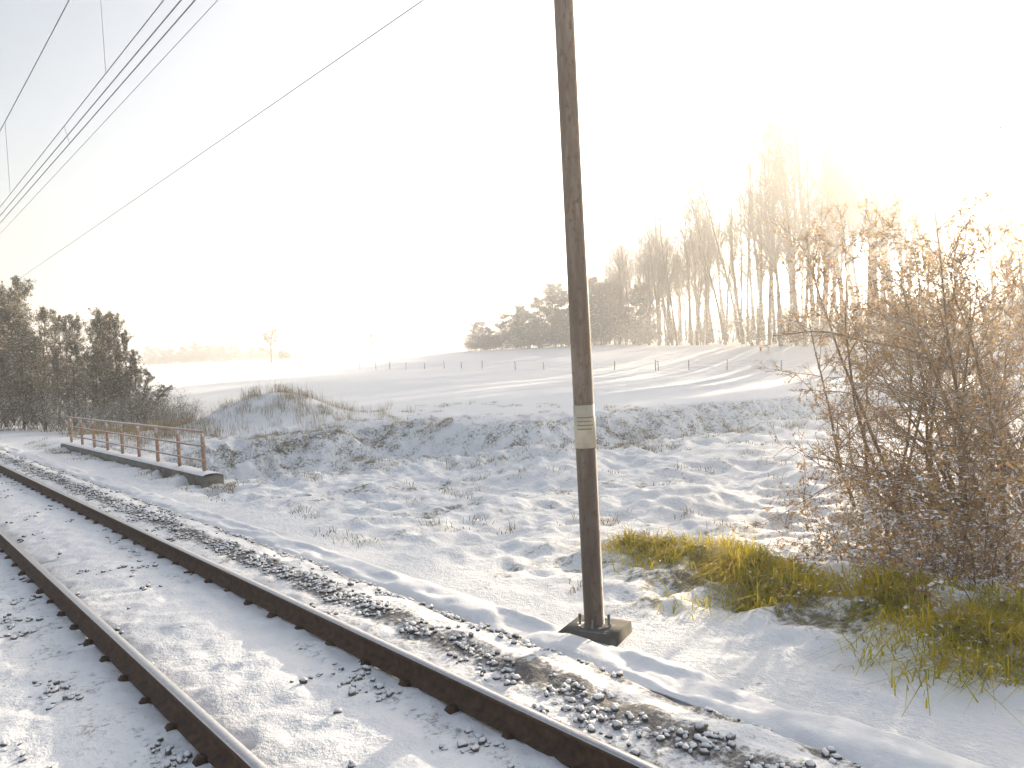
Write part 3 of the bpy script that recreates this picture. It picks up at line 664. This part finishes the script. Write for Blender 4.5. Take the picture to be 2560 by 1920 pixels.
p = at(2330, 900, 11.6); q = at(1935, 838, 11.0); pts = np.array([p + (q - p) * t_ + np.array((0, 0, .16 * math.sin(t_ * 3.0) + .03 * math.sin(t_ * 11))) for t_ in np.linspace(-.25, 1, 12)])
low = [o for o in C.objects if o.get('label', '').startswith('leftmost trackside')][0]
brn = MB(); brn.add(*tube(pts, np.linspace(.028, .008, 12), 6)); rg_ = np.random.default_rng(77)
for k in range(46):
    i_ = int(rg_.integers(2, 11)); o_ = pts[i_] + (pts[i_ + 1 if i_ < 11 else 11] - pts[i_]) * rg_.random(); dv = (q - p) / np.linalg.norm(q - p) * rg_.uniform(.4, 1) + rg_.normal(0, .35, 3); L_ = rg_.uniform(.2, .7)
    brn.add(*tube(np.array([o_, o_ + dv * L_ * .5, o_ + dv * L_ + np.array((0, 0, rg_.normal(0, .06)))]), np.array((.007, .005, .003)), 3))
bo = obj('low_branch', brn.mesh('low_branch', True, (M_BARKB,))); bo.parent = low
mi_ = Matrix.LocRotScale(low.location, low.rotation_euler, low.scale).inverted(); bo.matrix_parent_inverse = mi_; bo['kind'] = 'stuff'

# ------------------------------------------------------------------ field fence
FP = [640, 668, 690, 710, 752, 791, 811, 838, 861, 900, 940, 975, 1015, 1062, 1111, 1154, 1205, 1288, 1360, 1450, 1536, 1639, 1646, 1722, 1818, 1954, 2046, 2145, 2280, 2420]
fn = thing('field_fence', 'wire fence with thin wooden posts crossing the snowy field before the wood', 'fence')
tops = []
b = MB(); b.tube([(0, 0, -.3), (0, 0, 1.2)], [.06, .052], 6); pm = b.mesh('post', mats=(M_POST,))
for px in FP:
    d = float(np.interp(px, [640, 800, 1000, 1288, 1645, 1954, 2280, 2420], [185, 165, 135, 105, 90, 78, 72, 70])); p = at(px, 925, d)
    z = float(height(p[:1], p[1:2])[0]); o = obj('post', pm, fn); o.location = (p[0], p[1], z); o.rotation_euler = (rr.uniform(-.06, .06), rr.uniform(-.06, .06), rr.uniform(0, 3)); s_ = rr.uniform(.85, 1.1); o.scale = (1, 1, s_)
    tops.append((p[0], p[1], z + 1.1 * s_))
for dz in (0, -.35, -.7):
    b = MB(); b.tube(np.array(tops) + np.array((0, 0, dz)), .006, 3, cap=False); obj('fence_wire', b.mesh('fence_wire', mats=(M_WIRE,)), fn)

# ------------------------------------------------------------------ grass
def blades(rng, P, h, wd, lean=.5, droop=.6):
    n = len(P); H = h * rng.uniform(.4, 1.2, n) * (.45 + 1.1 * vn(P[:, 0] / .3, P[:, 1] / .3, 91)); a = rng.uniform(0, 2 * math.pi, n); l_ = lean * rng.random(n)
    d = np.stack((np.cos(a), np.sin(a), np.zeros(n)), 1); s = np.stack((-np.sin(a), np.cos(a), np.zeros(n)), 1) * (wd * rng.uniform(.6, 1.3, n))[:, None]
    up = np.array((0, 0, 1.0)); H_ = H[:, None]; L_ = l_[:, None]
    m1 = P + up * H_ * .5 + d * H_ * L_ * .35; tip = P + up * H_ * (1 - droop * L_ * .8) + d * H_ * L_ * (.9 + droop)
    V = np.stack((P - s * .5, P + s * .5, m1 + s * .4, m1 - s * .4, tip + s * .06, tip - s * .06), 1).reshape(-1, 3)
    i = np.arange(n)[:, None] * 6; F = np.concatenate((i + np.array((0, 1, 2, 3)), i + np.array((3, 2, 4, 5))), 0)
    return V, F
def tufts(rng, X, Y, per, spread):
    n = len(X); k = np.repeat(np.arange(n), per); x = X[k] + rng.normal(0, spread, len(k)); y = Y[k] + rng.normal(0, spread, len(k))
    return np.stack((x, y, height(x, y) - .01), 1)
rng = np.random.default_rng(9)
# yellow green grass below the saplings
n = 820; t_ = rng.random(n); gx = np.interp(t_, [0, .25, .6, 1], [8.1, 7.5, 7.4, 7.7]) + rng.normal(0, .38, n) * np.interp(t_, [0, .3, 1], [.5, 1, 1.6]); gy = np.interp(t_, [0, 1], [6.9, -1.5])
gx = gx + .5 * (fbm(gx / .8, gy / .8, 95, 3) - .5); kp = fbm(gx / .55, gy / .55, 96, 3) > .47; gx, gy = gx[kp], gy[kp]
P = tufts(rng, gx, gy, 40, .15)
V, F = blades(rng, P, .24, .012, 1.9, 1.0); sn = P[rng.random(len(P)) < .16] + np.stack((np.zeros(3),) * 1)[0]; sn = sn + np.stack((rng.normal(0, .05, len(sn)), rng.normal(0, .05, len(sn)), rng.uniform(.03, .13, len(sn))), 1)
V2, F2 = leaf_quads(rng, sn, .05, .8); obj('grass_snow', mesh('grass_snow', V2, F2, mats=(M_SNOW,)), kind='stuff', label='crumbs of snow caught in the yellow green grass', cat='snow')
obj('green_grass', mesh('green_grass', V, F, mats=(M_GRASS_G,)), kind='stuff', label='yellow green grass showing through snow below the trackside saplings', cat='grass')
# straw tufts on banks and verge
n = 9000; gx = rng.uniform(5.6, 30, n); gy = rng.uniform(-2, 40, n); dd = ditch(gx, gy)
pr = .10 + .75 * np.exp(-((dd - .9) / .35) ** 2); pr *= 1.5 * (fbm(gx / 1.3, gy / 1.3, 61, 3) > .52); keep = rng.random(n) < pr
P = tufts(rng, gx[keep], gy[keep], 22, .12)
V, F = blades(rng, P, .17, .010, 1.6, 1.0); obj('straw_grass', mesh('straw_grass', V, F, mats=(M_GRASS_D,)), kind='stuff', label='short withered grass tufts poking out of the snowy banks', cat='grass')
# reeds on the far mound and verge past the bridge
n = 300; gx = np.concatenate((rng.normal(MD[0], 2.6, n), rng.uniform(8, 13, 300))); gy = np.concatenate((rng.normal(MD[1], 2.4, n), rng.uniform(34, 44, 300)))
P = tufts(rng, gx, gy, 14, .16)
V, F = blades(rng, P, .62, .011, .9, .7); obj('dry_reeds', mesh('dry_reeds', V, F, mats=(M_GRASS_D,)), kind='stuff', label='tall dry reeds on the snowy mound past the bridge railing', cat='reeds')

# ------------------------------------------------------------------ labels that count along each row
ONES = 'first second third fourth fifth sixth seventh eighth ninth tenth eleventh twelfth thirteenth fourteenth fifteenth sixteenth seventeenth eighteenth nineteenth twentieth'.split()
def ordinal(k):
    if k < 20: return ONES[k]
    t_, u = divmod(k + 1, 10)
    return {2: 'twentieth', 3: 'thirtieth', 4: 'fortieth', 5: 'fiftieth', 6: 'sixtieth', 7: 'seventieth', 8: 'eightieth', 9: 'ninetieth'}[t_] if u == 0 else {2: 'twenty-', 3: 'thirty-', 4: 'forty-', 5: 'fifty-', 6: 'sixty-', 7: 'seventy-', 8: 'eighty-', 9: 'ninety-'}[t_] + ONES[u - 1]
for gname in ('front row trees of the wood', 'undergrowth of the wood', 'brambles under the saplings', 'thicket beyond the bridge', 'evergreens left of the wood', 'distant wood on the left', 'low shrubs under the thicket', 'bushes of the far hedge'):
    row = [o for o in C.objects if o.get('group') == gname]
    def sx(o):
        v = np.array(o.location) - CAM; return float(v.dot(CRT) / v.dot(FWD))
    for k, o in enumerate(sorted(row, key=sx)): o['label'] = o['label'] + ', ' + ordinal(k) + ' from the left'

# ------------------------------------------------------------------ haze
b = MB(); b.box((0, 0, 17.5), (3100, 3100, 45)); hz = obj('haze', b.mesh('haze'), kind='stuff', label='pale winter haze over the whole landscape', cat='haze')
hm = bpy.data.materials.new('haze'); hm.use_nodes = True; nn = hm.node_tree.nodes; nn.remove(nn['Principled BSDF'])
pv = nn.new('ShaderNodeVolumePrincipled'); pv.inputs['Color'].default_value = (.97, .97, .97, 1); pv.inputs['Density'].default_value = .0018; pv.inputs['Anisotropy'].default_value = .70
hm.node_tree.links.new(pv.outputs[0], nn['Material Output'].inputs['Volume']); hz.data.materials.append(hm)
